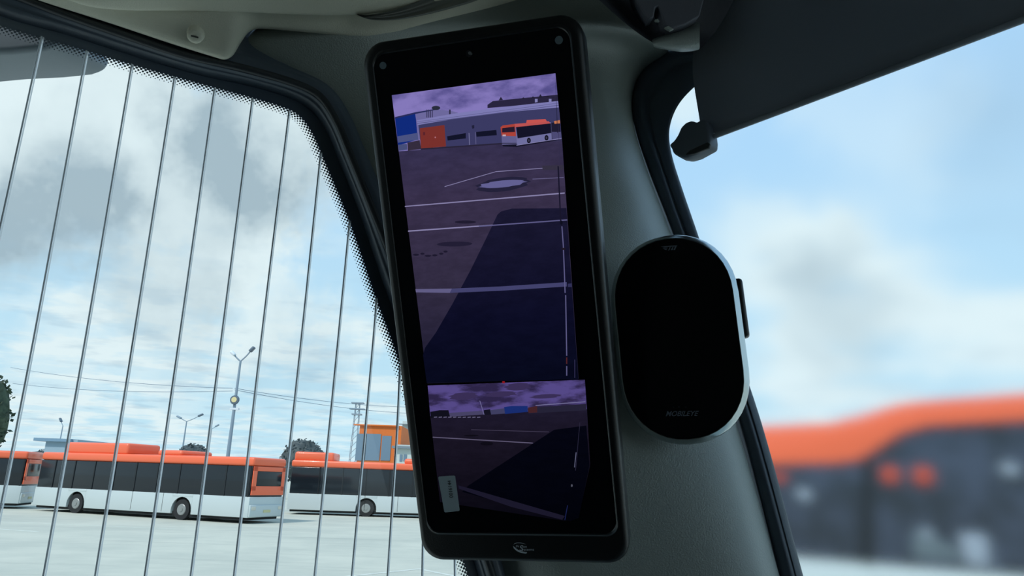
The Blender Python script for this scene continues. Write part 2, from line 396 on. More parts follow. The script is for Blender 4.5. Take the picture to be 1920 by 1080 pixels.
# reading-lamp rim in the console
lo = smoothline([V(p) for p in [(668, 27), (684, 34), (705, 38), (745, 37), (800, 27), (850, 14), (900, -2), (960, -30), (1020, -64)]], 6)
hi = smoothline([V(p) for p in [(668, 27), (684, 28), (705, 26), (745, 17), (790, 1), (830, -16), (870, -34), (920, -60), (980, -92)]], 6)
lamp = tag(empty('overhead_lens', Matrix.Translation(at(780, 20, .5))), 'long grey curved ribbed lens rim set in the cab ceiling above the monitor', 'lamp')
rows = [[hd(q[0], q[1], .058 + .016 * k) for q in [x.lerp(y, f) for x, y in zip(lo, hi)]] for k, f in ((0, -.02), (1, .03), (.85, .12), (.6, .22), (.3, .35), (.5, .5), (.25, .62), (.45, .8), (.9, 1.0))]
inwin(grid('lens_rim', rows, mat('grey_lens', (112, 114, 108), .4), None, 1), lamp)

# ---- screw cap on the headliner
c0 = hd(366, 66, .058); nrm = (CAM - c0).normalized(); nrm = (nrm + V((0, -.2, -.75))).normalized()
Mx = Matrix.Translation(c0) @ nrm.to_track_quat('Z', 'Y').to_matrix().to_4x4()
bm = bmesh.new()
ring = [(.0, .0035), (.0025, .0036), (.0045, .0032), (.0062, .0018), (.007, -.004)]
cv = bm.verts.new((0, 0, .0028)); prev = None
for r_, z_ in ring[1:]:
    cur = [bm.verts.new((r_ * math.cos(k * math.pi / 12), r_ * math.sin(k * math.pi / 12), z_)) for k in range(24)]
    for k in range(24):
        if prev: bm.faces.new((prev[k], prev[(k + 1) % 24], cur[(k + 1) % 24], cur[k]))
        else: bm.faces.new((cv, cur[k], cur[(k + 1) % 24]))
    prev = cur
cap = from_bm('screw_cap', bm, CREAM2, None, 60, Mx); tag(cap, 'small round cream screw cap on the ceiling panel above the side window', 'cap')
s_ = boxo('slot', (-.0028, -.0006, .0025), (.0028, .0006, .0038), mat('dark_slot', (60, 60, 56), .6), cap)

# ---- windscreen
win2 = tag(empty('window_2', Matrix.Translation(Wn(1600, 500))), kind='structure')
gl = [Wn(1150, 1500), Wn(1150, -120), Wn(1600, -500), Wn(3300, -900), Wn(3300, 1500)]
bm = bmesh.new(); prism(bm, gl, -nW * .006); inwin(from_bm('glass_pane', bm, HAZY), win2)
go = [(1430, 40), (1340, 74), (1270, 88), (1225, 112), (1196, 142), (1183, 192), (1192, 250), (1216, 322), (1251, 412), (1306, 562), (1384, 785), (1462, 1085), (1492, 1190), (1540, 1350)]
gm = [(1420, 80), (1330, 104), (1275, 108), (1240, 126), (1214, 155), (1205, 195), (1212, 240), (1234, 310), (1272, 420), (1328, 565), (1404, 785), (1486, 1085), (1515, 1190), (1562, 1350)]
gi = [(1480, 110), (1390, 122), (1330, 142), (1295, 165), (1266, 200), (1252, 243), (1257, 290), (1277, 355), (1306, 440), (1352, 580), (1424, 790), (1504, 1085), (1535, 1190), (1585, 1350)]
L0 = smoothline([Wn(*p, .010) for p in go], 6); L1 = smoothline([Wn(*p, .014) for p in gm], 6); L3 = smoothline([Wn(*p, .002) for p in gi], 6)
prof = [[p - nW * .016 + (p - q).normalized() * .10 for p, q in zip(L0, L1)], [p - nW * .008 + (p - q).normalized() * .004 for p, q in zip(L0, L1)], L0, [p + nW * .004 for p in lerpl(L0, L1, .3)], lerpl(L0, L1, .75), L1, [p - nW * .008 for p in lerpl(L1, L3, .12)], lerpl(L1, L3, .3), lerpl(L1, L3, .7), L3, [p - nW * .004 for p in L3]]
inwin(grid('rubber_frame', prof, RUB, None, 1), win2)

# ---- hinge area above the pillar
def Hd(px, py, d): return at(px, py, d)
chan = [[at(1068, -60, .60), at(1116, -6, .615), at(1158, 32, .63), at(1200, 66, .64), at(1242, 92, .65), at(1310, 100, .66)],
        [at(1060, -90, .645), at(1110, -30, .655), at(1165, 20, .665), at(1215, 55, .675), at(1262, 78, .68), at(1320, 84, .69)],
        [at(1090, -140, .65), at(1140, -70, .66), at(1200, -20, .67), at(1250, 15, .68), at(1300, 40, .69), at(1360, 40, .70)],
        [at(1120, -260, .60), at(1170, -200, .61), at(1230, -160, .63), at(1290, -130, .64), at(1350, -110, .65), at(1420, -100, .66)]]
tag(grid('trim_4', chan, mat('dark_recess', (58, 60, 68), .6, bump=.6, bscale=120), None, 2), kind='structure')
def slab(name, pts, d, th, m, parent=None, bev=.002, tilt=(0, 0)):
    bm = bmesh.new()
    P = [at(x, y, d + tilt[0] * (x - pts[0][0]) + tilt[1] * (y - pts[0][1])) for x, y in pts]
    nn = (P[1] - P[0]).cross(P[2] - P[0]).normalized()
    prism(bm, P, fwd * th); o = from_bm(name, bm, m, parent, 40)
    if bev: bevel(o, bev, 3, 30)
    return o
hinge = tag(empty('blind_bracket', Matrix.Translation(at(1250, 50, .64))), 'dark and cream hinge bracket above the pillar at the top end of the windscreen blind', 'bracket')
HG = mat('hinge_plastic', (96, 98, 108), .55, bump=.4, bscale=250)
inwin(slab('hinge_arm', [(1180, -40), (1192, 2), (1206, 24), (1217, 36), (1226, 32), (1229, 14), (1234, 12), (1239, 26), (1246, 44), (1262, 52), (1285, 46), (1312, 30), (1330, -40)], .625, .02, HG), hinge)
inwin(slab('hinge_tab', [(1228, 36), (1234, 35), (1237, 40), (1229, 39)], .62, .004, CREAM, bev=.0005), hinge)
inwin(slab('hinge_tab', [(1246, 51), (1253, 48), (1264, 54), (1257, 57)], .62, .004, CREAM, bev=.0005), hinge)
rows = []
for f_, dz in ((0, .02), (.12, .006), (.35, 0), (.7, 0), (.92, .004), (1, .03)):
    row = []
    for (tx, ty), (bx, by) in zip([(1222, 74), (1240, 66), (1258, 60), (1278, 52), (1292, 46), (1312, 40)], [(1226, 88), (1238, 92), (1252, 94), (1272, 97), (1284, 98), (1312, 94)]):
        row.append(at(tx + (bx - tx) * f_, ty + (by - ty) * f_, .632 + dz))
    rows.append(row)
inwin(grid('bracket_cover', rows, CREAM, None, 2), hinge)

# ---- windscreen blind
blind = tag(empty('roller_blind', Matrix.Translation(Wn(1500, 100, .04))), 'dark grey roller blind pulled part way down over the windscreen', 'blind')
FAB = bpy.data.materials.new('blind_fabric'); FAB.use_nodes = True
b = NB(FAB.node_tree); p_ = FAB.node_tree.nodes['Principled BSDF']; p_.inputs['Base Color'].default_value = lin((120, 124, 128)); p_.inputs['Roughness'].default_value = .8
tr = b.n('ShaderNodeBsdfTranslucent'); tr.inputs[0].default_value = lin((136, 138, 142)); mx = b.n('ShaderNodeMixShader'); mx.inputs[0].default_value = .6
b.link(p_.outputs[0], mx.inputs[1]); b.link(tr.outputs[0], mx.inputs[2]); b.link(mx.outputs[0], FAB.node_tree.nodes['Material Output'].inputs[0])
botl = [(1318, 266), (1500, 192), (1700, 114), (1920, 30), (2200, -75), (2700, -260)]
lft = [(1296, -60), (1299, -5), (1302, 40), (1303, 75), (1297, 115), (1300, 155), (1307, 195), (1313, 232), (1318, 266)]
rows = []
for (lx, ly) in lft:
    f_ = (ly + 60) / 326
    row = [Wn(lx, ly, .045)]
    for (bx, by) in botl[1:]:
        pb = Wn(bx, by, .045); pt = V((pb.x, pb.y, Wn(1296, -60, .045).z + .12)); row.append(pt.lerp(pb, f_))
    rows.append(row)
inwin(grid('fabric', rows, FAB, None, 1, .0012), blind)
e0 = Wn(1322, 262, .045); e1 = Wn(2700, -257, .045)
bm = bmesh.new(); tube(bm, [e0, e0.lerp(e1, .5), e1], .0028, 12); inwin(from_bm('bottom_bar', bm, mat('blind_bar', (150, 158, 168), .4), None, 50), blind)
EC = mat('end_cap_plastic', (110, 120, 134), .45)
bm = bmesh.new()
pts = [(1253, 271), (1263, 263), (1270, 252), (1276, 238), (1285, 229), (1296, 225), (1305, 229), (1315, 222), (1326, 228), (1330, 262), (1329, 274), (1318, 280), (1300, 290), (1284, 295), (1271, 293), (1261, 287), (1258, 278)]
prism(bm, [Wn(x, y, .055) for x, y in pts], -nW * .018); inwin(bevel(from_bm('end_cap', bm, EC), .003, 4, 20), blind)
bm = bmesh.new(); prism(bm, [Wn(x, y, .0575) for x, y in [(1284, 290), (1292, 282), (1326, 266), (1331, 270), (1328, 277), (1300, 288)]], -nW * .004); inwin(bevel(from_bm('pull_grip', bm, DARKP), .001, 2, 20), blind)

# ================================================================ mirror monitor
cn = [V((x - 960, -(y - 540), -F)) for x, y in ((674, 81.7), (1089.4, 19), (1182.6, 1060.5), (791.6, 1052.5))]
v1 = cn[0].cross(cn[1]).cross(cn[3].cross(cn[2])).normalized()
v2 = cn[0].cross(cn[3]).cross(cn[1].cross(cn[2])).normalized()
if v1.x < 0: v1 = -v1
if v2.y < 0: v2 = -v2
nc = v1.cross(v2).normalized(); v2 = nc.cross(v1).normalized()
k = [c * (1 / nc.dot(c)) for c in cn]; sc_ = .40 / (k[3] - k[0]).length; k = [x * abs(sc_) * (1 if x.z * sc_ < 0 else -1) for x in k]
cen = sum(k, V((0, 0, 0))) / 4
MW = Matrix.Translation(CAM) @ R3.to_4x4() @ Matrix.Translation(cen) @ Matrix((v1, v2, nc)).transposed().to_4x4()
mon = tag(empty('mirror_monitor', MW), 'tall black camera monitor on the pillar showing purple parking lot pictures', 'monitor')
MWi = MW.inverted()
def m2(px, py, z=0):
    o = MWi @ CAM; d = MWi.to_3x3() @ ray(px, py); t = (z - o.z) / d.z; q = o + d * t; return V((q.x, q.y, z))
def rrect(c4, r, n=8):
    """rounded corners on a quad given in order"""
    out = []
    for i in range(4):
        p = c4[i]; a = (c4[i - 1] - p).normalized(); b_ = (c4[(i + 1) % 4] - p).normalized(); ang = a.angle(b_); L = r / math.tan(ang / 2)
        s_, e_ = p + a * L, p + b_ * L; cc = p + (a + b_).normalized() * (r / math.sin(ang / 2))
        for k_ in range(n + 1):
            d = (s_ - cc).lerp(e_ - cc, k_ / n).normalized() * r; out.append(cc + d)
    return out
q4 = [m2(*c) for c in ((674, 81.7), (791.6, 1052.5), (1182.6, 1060.5), (1089.4, 19))]
outl = rrect(q4, .0165)
bm = bmesh.new()
def shrink(P, s_): c = V((0, 0, 0)); return [V((p.x * (1 - s_ / .082), p.y * (1 - s_ / .2), p.z)) for p in P]
loops = [(0.0045, 0), (.0015, -.0008), (.0003, -.003), (0, -.006), (0, -.022), (.003, -.030), (.012, -.034)]
ring = []
for s_, z_ in loops: ring.append([bm.verts.new(V((p.x, p.y, z_))) for p in shrink(outl, s_)])
for a_, b_ in zip(ring, ring[1:]):
    n_ = len(a_)
    for i in range(n_): bm.faces.new((a_[i], a_[(i + 1) % n_], b_[(i + 1) % n_], b_[i]))
bm.faces.new(ring[0]); bm.faces.new(ring[-1][::-1])
o = from_bm('housing', bm, BLKP, mon, 60)
# raised glass front
gq = [m2(*c) for c in ((697, 100), (803, 1000), (1160, 1004), (1068, 44))]
go_ = rrect(gq, .010)
bm = bmesh.new(); gc = sum(go_, V((0, 0, 0))) / len(go_)
def sh2(P, s_): return [p + (gc - p).normalized() * s_ for p in P]
rg = [[bm.verts.new(V((p.x, p.y, z_))) for p in sh2(go_, s_)] for s_, z_ in ((-.0022, -.001), (0, .0012), (.0012, .0018), (.002, .0012))]
for a_, b_ in zip(rg, rg[1:]):
    n_ = len(a_)
    for i in range(n_): bm.faces.new((a_[i], a_[(i + 1) % n_], b_[(i + 1) % n_], b_[i]))
from_bm('bezel_rim', bm, mat('bezel_rim_plastic', (22, 25, 28), .3), mon, 60)
bm = bmesh.new(); bm.faces.new([bm.verts.new(V((p.x, p.y, .0012))) for p in sh2(go_, .0015)]); from_bm('front_glass', bm, GLOS, mon)
ZS = .0014
SK = emis('screen_sky', (84, 78, 138), (132, 120, 186), 30, (1, 2.2, 1), .35, .62)
screen = None
class Pic:
    def __init__(s, clip=False): s.bm = bmesh.new(); s.m = []; s.z = ZS; s.clip = clip
    def add(s, pts, m):
        if m not in s.m: s.m.append(m)
        s.z += .00003
        if s.clip: pts = [(min(max(x, ex(y)), ex(y, False)), y) for x, y in pts]
        q = [m2(*p) for p in pts]
        f = s.bm.faces.new([s.bm.verts.new(V((p.x, p.y, s.z))) for p in q]); f.material_index = s.m.index(m)
    def line(s, a, b_, w, m, w2=None):
        w2 = w2 or w; s.add([(a[0], a[1] - w / 2), (b_[0], b_[1] - w2 / 2), (b_[0], b_[1] + w2 / 2), (a[0], a[1] + w / 2)], m)
    def vline(s, a, b_, w, m): s.add([(a[0] - w / 2, a[1]), (a[0] + w / 2, a[1]), (b_[0] + w / 2, b_[1]), (b_[0] - w / 2, b_[1])], m)
    def ell(s, c, rx, ry, m, sl=0, j=0):
        s.add([(c[0] + rx * (1 + j * math.sin(t * 2.3 + c[0])) * math.cos(t * math.pi / 12), c[1] + ry * math.sin(t * math.pi / 12) + sl * rx * math.cos(t * math.pi / 12)) for t in range(24)], m)
    def done(s, name): return from_bm2(name, s.bm, s.m)
def from_bm2(name, bm, ms):
    me = bpy.data.meshes.new(name); bm.to_mesh(me); bm.free()
    for m in ms: me.materials.append(m)
    o = bpy.data.objects.new(name, me); link(o, mon); return o
def E(r, g, b_): return emis('screen_%d_%d_%d' % (r, g, b_), (r, g, b_))
# upper picture: corners (736,179) (1042,138) down to (803,722) (1097,711)
def ex(y, l=True):   # left / right edge of the display at height y
    if l: return 736 + (y - 179) * (803 - 736) / (722 - 179) if y < 722 else 803 + (y - 722) * .107
    return 1042 + (y - 138) * (1054.5 - 1042) / 126 if y < 264 else 1054.5 + (y - 264) * (1085 - 1054.5) / 440
P = Pic(True)
P.add([(736, 179), (1042, 138), (1052, 240), (1053, 262), (748, 284)], SK)
P.add([(ex(284), 284), (ex(262, False), 262), (ex(712, False), 709), (ex(718), 718)], emis('screen_tarmac', (0, 0, 0), grad=[(.10, (4, 6, 20)), (.25, (10, 12, 30)), (.40, (32, 30, 52)), (.55, (50, 44, 66)), (.70, (56, 48, 74)), (.90, (48, 46, 80))]))
P.add([(915, 197), (925, 190), (1048, 178), (1050, 192), (915, 203)], E(40, 36, 62))
for x, h in ((940, 6), (982, 5), (1000, 7), (1014, 11), (1028, 8), (1038, 4)): P.add([(x - 4, 190 - (x - 920) * .06), (x, 188 - h), (x + 4, 189 - (x - 920) * .06)], E(34, 32, 52))
P.add([(742, 220), (780, 211), (785, 262), (748, 273)], E(16, 42, 122)); P.add([(742, 220), (780, 211), (822, 204), (822, 207), (781, 214), (742, 223)], E(40, 44, 90))
P.add([(747, 256), (787, 249), (788, 262), (748, 268)], E(74, 82, 128))
P.add([(781, 214), (822, 206), (850, 209), (860, 212), (788, 262), (786, 262)], E(108, 104, 156))
for i in range(4): P.vline((802 + i * 3.4, 206), (802 + i * 3.4, 221), 1.6, E(52, 50, 84))
P.ell((819, 203), 8, 4, E(40, 44, 60)); P.vline((845, 206), (845, 215), 3, E(46, 44, 70))
P.add([(786, 233), (930, 212), (1056, 201), (1059, 264), (791, 278)], E(58, 58, 98))
P.add([(783, 226), (850, 214), (930, 203), (1055, 190), (1056, 202), (930, 213), (850, 224), (785, 235)], E(124, 122, 178))
P.line((784, 232), (1056, 198), 1.2, E(84, 84, 130)); P.line((784, 229), (1055, 194), 1, E(96, 96, 144))
for x in (1006, 1032): P.add([(x - 2, 193), (x - 2, 186), (x + 3, 186), (x + 3, 192)], E(130, 128, 180))
P.add([(789, 241), (835, 235), (838, 275), (791, 279)], E(120, 48, 44)); P.vline((797, 248), (797, 254), 4, E(90, 36, 44)); P.ell((818, 258), 1.4, 1.4, E(170, 110, 120))
P.add([(840, 256), (875, 250), (875, 260), (841, 264)], E(18, 20, 40)); P.add([(894, 248), (932, 244), (933, 254), (895, 257)], E(18, 20, 40))
P.vline((881, 250), (882, 272), 1.2, E(120, 120, 160)); P.vline((893, 248), (894, 271), 1, E(100, 98, 140)); P.add([(886, 236), (891, 235), (891, 241), (887, 242)], E(34, 34, 60))
P.line((791, 280), (1058, 262), 2.6, E(40, 36, 56)); P.add([(749, 272), (765, 270), (766, 281), (750, 283)], E(70, 78, 120)); P.add([(766, 268), (789, 263), (792, 280), (767, 283)], E(52, 44, 62))
# the bus on the picture
P.add([(943, 272), (1046, 262), (1044, 264), (970, 276), (945, 275)], E(20, 20, 38))
P.add([(941, 240), (968, 235), (971, 271), (943, 272)], E(96, 94, 140)); P.add([(968, 235), (1034, 230), (1036, 262), (971, 272)], E(110, 110, 158))
P.add([(940, 239), (944, 236), (967, 233), (969, 256), (942, 255)], E(170, 66, 56)); P.add([(943, 241), (966, 238), (967, 248), (943, 249)], E(38, 26, 44))
P.add([(966, 233), (1030, 228), (1034, 233), (968, 240)], E(186, 82, 82)); P.add([(988, 232), (989, 226), (1024, 224), (1027, 229)], E(196, 84, 80))
P.add([(969, 239), (1034, 232), (1035, 250), (972, 260)], E(20, 20, 40)); P.line((943, 269), (970, 269), 1.2, E(30, 28, 48)); P.add([(944, 253), (950, 253), (950, 256), (944, 256)], E(190, 170, 180))
for x, y in ((993, 264), (1026, 259)): P.ell((x, y), 3.6, 5.2, E(14, 14, 26)); P.ell((x, y), 1.5, 2.4, E(60, 58, 84))
P.add([(1035, 231), (1052, 229), (1053, 262), (1036, 264)], E(30, 28, 50)); P.add([(1040, 228), (1052, 226), (1052, 232), (1041, 233)], E(200, 120, 80)); P.add([(1036, 248), (1053, 248), (1054, 262), (1037, 263)], E(76, 74, 116))
P.line((970, 273), (1056, 260), 1, E(140, 136, 184))
ML = E(134, 128, 168)
P.line((836, 350), (932, 322), 1.2, ML); P.line((932, 322), (1058, 313), 1.2, ML); P.line((1000, 336), (1058, 333), 1.2, E(104, 98, 140))
P.add([(1018, 311), (1058, 310), (1059, 319), (1019, 319)], E(52, 48, 66))
P.ell((945, 346), 50, 13, E(36, 34, 58), -.12, .1); P.ell((944, 345), 42, 6.5, E(98, 96, 146), -.1, .12)
P.line((762, 387), (1060, 362), 2, ML, 2.4); P.line((768, 433), (1066, 412), 2.4, ML, 2.2)
P.ell((875, 416), 20, 3, E(32, 28, 48)); P.ell((855, 457), 33, 4.6, E(34, 30, 52), -.02)
for x, y, r_ in ((783, 477, 6), (795, 475, 4), (805, 479, 6), (818, 478, 5), (830, 475, 4), (838, 471, 4)): P.ell((x, y), r_, 2, E(30, 26, 46), 0, .3)
P.add([(1066, 390), (962, 391), (942, 396), (935, 402), (912, 450), (885, 505), (850, 570), (820, 622), (800, 650), (796, 664), (803, 716), (1095, 709)], emis('screen_shadow', (0, 0, 0), grad=[(.12, (2, 4, 14)), (.32, (5, 8, 24)), (.48, (12, 13, 36)), (.66, (25, 24, 48))]))
P.line((900, 424), (1066, 412), 2.2, E(92, 90, 134)); 
P.add([(782, 541), (850, 540), (846, 548), (783, 547)], E(96, 92, 132)); P.add([(850, 540), (940, 536), (1064, 528), (1064, 536), (940, 544), (846, 548)], E(66, 66, 108)); P.add([(1066, 531), (1080, 530), (1081, 537), (1066, 537)], E(48, 48, 86))
P.vline((1043, 140), (1047, 250), 1.4, E(30, 28, 50)); P.vline((1049, 190), (1051, 310), 1, E(48, 44, 74)); P.vline((1048, 312), (1053, 420), 2.6, E(24, 22, 42)); P.ell((1054, 417), 2.4, 4, E(14, 14, 30))
for a_, b_ in (((1055, 424), (1058, 465)), ((1058, 467), (1061, 548)), ((1062, 552), (1064, 665)), ((1064, 684), (1064, 702))): P.vline(a_, b_, 2, E(92, 90, 132))
P.vline((1064, 668), (1064, 680), 2, E(84, 36, 40)); P.vline((1079, 672), (1079, 706), .8, E(70, 66, 110)); P.ell((1058, 466), 4, 2, E(30, 24, 34))
P.done('main_camera_picture')
# lower wide-angle picture
P = Pic()
P.add([(803, 722), (1097, 711), (1101, 770), (808, 780)], emis('screen_low_sky', (84, 72, 134), (44, 36, 70), 34, (1, 2.8, 1), .42, .6))
def gr2(a_): return emis('screen_low_tarmac', (0, 0, 0), grad=[(.05, (3, 4, 12)), (.14, (14, 12, 22)), (.24, (24, 20, 34)), (.32, (30, 26, 46))])
P.add([(808, 779), (1101, 766), (1107, 870), (1085, 970), (1060, 975), (826, 940)], gr2(0))
for c_, rx, ry in (((870, 742), 26, 7), ((972, 724), 24, 7), ((940, 738), 30, 5), ((1024, 742), 28, 4)): P.ell(c_, rx, ry, E(56, 46, 84), -.06, .2)
P.add([(808, 771), (825, 768), (842, 768), (845, 779), (809, 783)], E(16, 16, 28)); P.add([(843, 773), (905, 769), (908, 776), (845, 780)], E(70, 66, 100)); P.add([(908, 768), (920, 766), (922, 776), (908, 777)], E(18, 18, 32))
P.add([(920, 768), (948, 764), (950, 774), (922, 776)], E(62, 62, 96)); P.add([(946, 762), (960, 760), (990, 760), (990, 771), (948, 775)], E(24, 44, 110)); P.add([(990, 765), (1010, 762), (1100, 756), (1100, 768), (992, 774)], E(36, 34, 54)); P.add([(991, 763), (1008, 760), (1008, 772), (992, 773)], E(66, 34, 40)); P.line((1005, 759), (1098, 752), 1.6, E(112, 108, 150))
for x in range(815, 905, 9): P.line((x, 781), (x + 6, 780.5), 1.3, E(120, 116, 150))
P.vline((901, 750), (909, 776), 1.3, E(110, 106, 150))
P.line((813, 818), (1000, 829), 1.8, E(92, 86, 112)); P.line((1000, 829), (1102, 837), 1.4, E(40, 40, 66)); P.line((885, 804), (1030, 808), 1.2, E(62, 56, 78)); P.ell((914, 830), 12, 3.5, E(14, 12, 22)); P.ell((885, 815), 14, 1.5, E(14, 12, 22))
P.add([(1100, 796), (1040, 804), (880, 908), (868, 920), (1070, 975), (1086, 968), (1106, 870)], emis('screen_low_shadow', (0, 0, 0), grad=[(.05, (1, 2, 7)), (.3, (5, 6, 18))]))
P.add([(861, 908), (880, 913), (1060, 965), (1055, 972), (960, 948), (862, 914)], E(26, 24, 42))
P.vline((1088, 790), (1080, 880), 1, E(40, 38, 60)); P.vline((1081, 846), (1078, 874), 1.5, E(90, 92, 118)); P.vline((1065, 945), (1060, 972), 1.4, E(26, 34, 80)); P.ell((1073, 908), 1.6, 2.6, E(80, 82, 96))
P.done('wide_camera_picture')
# sensors, light, logo, sticker
def disc(name, px, py, r, m, z=ZS + .0003, h=.0004, parent=None):
    c = m2(px, py); bm = bmesh.new(); pts = [V((c.x + r * math.cos(t * math.pi / 12), c.y + r * math.sin(t * math.pi / 12), z - h)) for t in range(24)]
    prism(bm, pts, V((0, 0, h))); return from_bm(name, bm, m, parent or mon)
SP = mat('screw_plug_grey', (96, 112, 120), .5)
disc('screw_plug', 719.5, 123.5, .0026, SP); disc('screw_plug', 1048.5, 76, .0028, SP)
disc('light_sensor', 880, 101, .0022, mat('sensor_ring', (20, 22, 26), .3)); disc('sensor_lens', 882, 100.5, .0011, mat('sensor_lens', (110, 112, 116), .3), ZS + .0007); disc('sensor_lens', 885, 102, .0007, mat('sensor_lens', (0, 0, 0)), ZS + .0007)
c = m2(945, 714.5); bm = bmesh.new(); prism(bm, [V((c.x + x * .0009, c.y + y * .0012, ZS)) for x, y in ((-1, -1), (1, -1), (1, 1), (-1, 1))], V((0, 0, .0005))); from_bm('status_light', bm, mat('red_led', (120, 10, 14), .4, emit=(150, 22, 30), es=.8), mon)
LG = mat('logo_grey', (190, 196, 204), .5)
bm = bmesh.new()
A_ = [(962, 1023.5), (963.5, 1028), (969, 1033), (977, 1036.5), (986, 1037.8), (988, 1036.8), (988, 1035.2), (985, 1035), (977, 1033.6), (970, 1030), (965, 1026)]
prism(bm, [m2(x, y, .0001) for x, y in A_], V((0, 0, .0002)))
A_ = [(963, 1021), (965, 1018.6), (970, 1017.2), (977, 1017.6), (986, 1020.2), (977, 1018.4), (970, 1018), (965.5, 1019.4)]
prism(bm, [m2(x, y, .0001) for x, y in A_], V((0, 0, .0002)))
from_bm('logo_swoosh', bm, LG, mon)
ang = math.atan2((m2(1000, 1030) - m2(950, 1030)).y, (m2(1000, 1030) - m2(950, 1030)).x)
text_mesh('logo_lettering', 'IN', .0026, LG, mon, m2(970, 1024.5, .0002), ang, .1)
text_mesh('logo_lettering', 'S', .0062, LG, mon, m2(976.5, 1028.2, .0002), ang, .25, 1, .00005)
text_mesh('logo_lettering', 'ion', .0026, LG, mon, m2(983.5, 1025, .0002), ang, .1, 1.1)
text_mesh('logo_lettering', 'ystems', .0028, LG, mon, m2(989.5, 1030.6, .0002), ang, .1, 1.25)
stk = rrect([m2(823, 891.5), m2(835, 958.5), m2(863.5, 955.5), m2(855, 889.5)], .0011, 4)
bm = bmesh.new(); prism(bm, [V((p.x, p.y, ZS + .0008)) for p in stk], V((0, 0, .0002))); st = from_bm('serial_sticker', bm, mat('sticker_paper', (150, 165, 172), .6), mon); st['label'] = 'grey-white paper sticker with a serial number'
d_ = m2(842, 901) - m2(846, 932)
text_mesh('serial_number', '0016144', .0042, mat('print_black', (8, 10, 12), .6), st, m2(844.5, 917, ZS + .00105), math.atan2(d_.y, d_.x), 0, .95)
# arm behind the monitor to the pillar
bm = bmesh.new(); box(bm, (-.03, -.05, -.034), (.03, .05, -.055)); bevel(from_bm('mounting_bracket', bm, BLKP, mon), .004)

# ================================================================ driver assistance display
dc = at(1269, 631, .60); vw = (CAM - dc).normalized()
tn = (vw - right * .12 + up * .10).normalized()
xa = (right - tn * right.dot(tn)).normalized(); ya = tn.cross(xa)
an = math.radians(4.2); xa2 = xa * math.cos(an) + ya * math.sin(an); ya2 = tn.cross(xa2)
MD = Matrix.Translation(dc) @ Matrix((xa2, ya2, tn)).transposed().to_4x4()
asd = tag(empty('driver_alert_display', MD), 'oval black glass driver alert unit with thin silver rim beside the tall monitor', 'display')
MDi = MD.inverted()
def d2(px, py, z=0):
    o = MDi @ CAM; d = MDi.to_3x3() @ ray(px, py); t = (z - o.z) / d.z; q = o + d * t; return V((q.x, q.y, z))
def stad(w, h, n=20, e=2.12):
    r = w / 2; ry = r * 1.06; s_ = h / 2 - ry; out = []
    for i in range(2 * n):
        t = math.pi * i / n; x = math.cos(t); y = math.sin(t)
        x = math.copysign(abs(x) ** (2 / e), x); y = math.copysign(abs(y) ** (2 / e), y)
        out.append(V((x * r, y * ry + (s_ if i <= n and i > 0 or i == 0 else -s_) * (0 if False else 1), 0)))
        if i == 0: out[-1].y = s_
        if i == n: out[-1].y = s_; out.append(V((-r, -s_, 0)))
    out.append(V((r, -s_, 0))); return out
pxm = .60 / F
WD, HD = 240 * pxm, 398 * pxm
def loft(name, lst, m, parent, cap0=True, cap1=True, sm=50):
    bm = bmesh.new(); rg = [[bm.verts.new(V((p.x + ox, p.y + oy, z_))) for p in stad(w, h)] for w, h, z_, ox, oy in lst]
    for a_, b_ in zip(rg, rg[1:]):
        n_ = len(a_)
        for i in range(n_): bm.faces.new((a_[i], a_[(i + 1) % n_], b_[(i + 1) % n_], b_[i]))
    if cap0: bm.faces.new(rg[0])
    if cap1: bm.faces.new(rg[-1][::-1])
    return from_bm(name, bm, m, parent, sm)
loft('glass_face', [(WD - .013, HD - .013, .0012, 0, 0), (WD - .010, HD - .010, .0009, 0, 0), (WD - .0092, HD - .0092, -.001, 0, 0)], GLOS, asd)
loft('silver_rim', [(WD - .0092, HD - .0092, -.002, 0, 0), (WD - .0092, HD - .0092, 0.0002, 0, 0), (WD - .008, HD - .008, .0004, 0, 0), (WD - .002, HD - .002, -.0036, 0, 0), (WD, HD, -.006, 0, 0), (WD, HD, -.010, 0, 0), (WD - .003, HD - .003, -.012, 0, 0)], SILV, asd, False, False)
loft('back_case', [(WD - .004, HD - .004, -.0102, 0, 0), (WD - .006, HD - .006, -.018, 0, 0), (WD - .03, HD - .03, -.03, 0, 0)], BLKP, asd)
bm = bmesh.new(); box(bm, (-.03, -.04, -.03), (.02, .04, -.06)); bevel(from_bm('mounting_foot', bm, BLKP, asd), .004)
bm = bmesh.new(); box(bm, (WD / 2 - .012, -.005, -.028), (WD / 2 + .004, .045, -.012)); bevel(from_bm('side_clip', bm, BLKP, asd), .003)
PR = mat('grey_print', (116, 124, 138), .5)
text_mesh('lettering', 'MOBILEYE', .0058, PR, asd, d2(1277, 776, .0013), math.radians(-3.5), .4, .98, .00006)
def dpoly(name, polys, m):
    bm = bmesh.new()
    for P_ in polys: prism(bm, [d2(x, y, .0013) for x, y in P_], V((0, 0, .0002)))
    return from_bm(name, bm, m, asd)
dpoly('emblem', [[(1239, 462.5), (1255, 461), (1270, 460), (1268.5, 462.2), (1256, 462.5), (1246, 463.6)], [(1242, 465), (1252, 464.4), (1251.5, 465.6), (1245, 466.2)], [(1244, 467), (1250, 467), (1251, 469), (1248, 469)],
                 [(1256.5, 462), (1258, 462), (1255, 469.5), (1252.8, 469.5)], [(1260.5, 464), (1263, 462), (1261, 469), (1257.5, 469)], [(1265.5, 462), (1268.5, 462), (1265.5, 469), (1262.6, 469)]], PR)
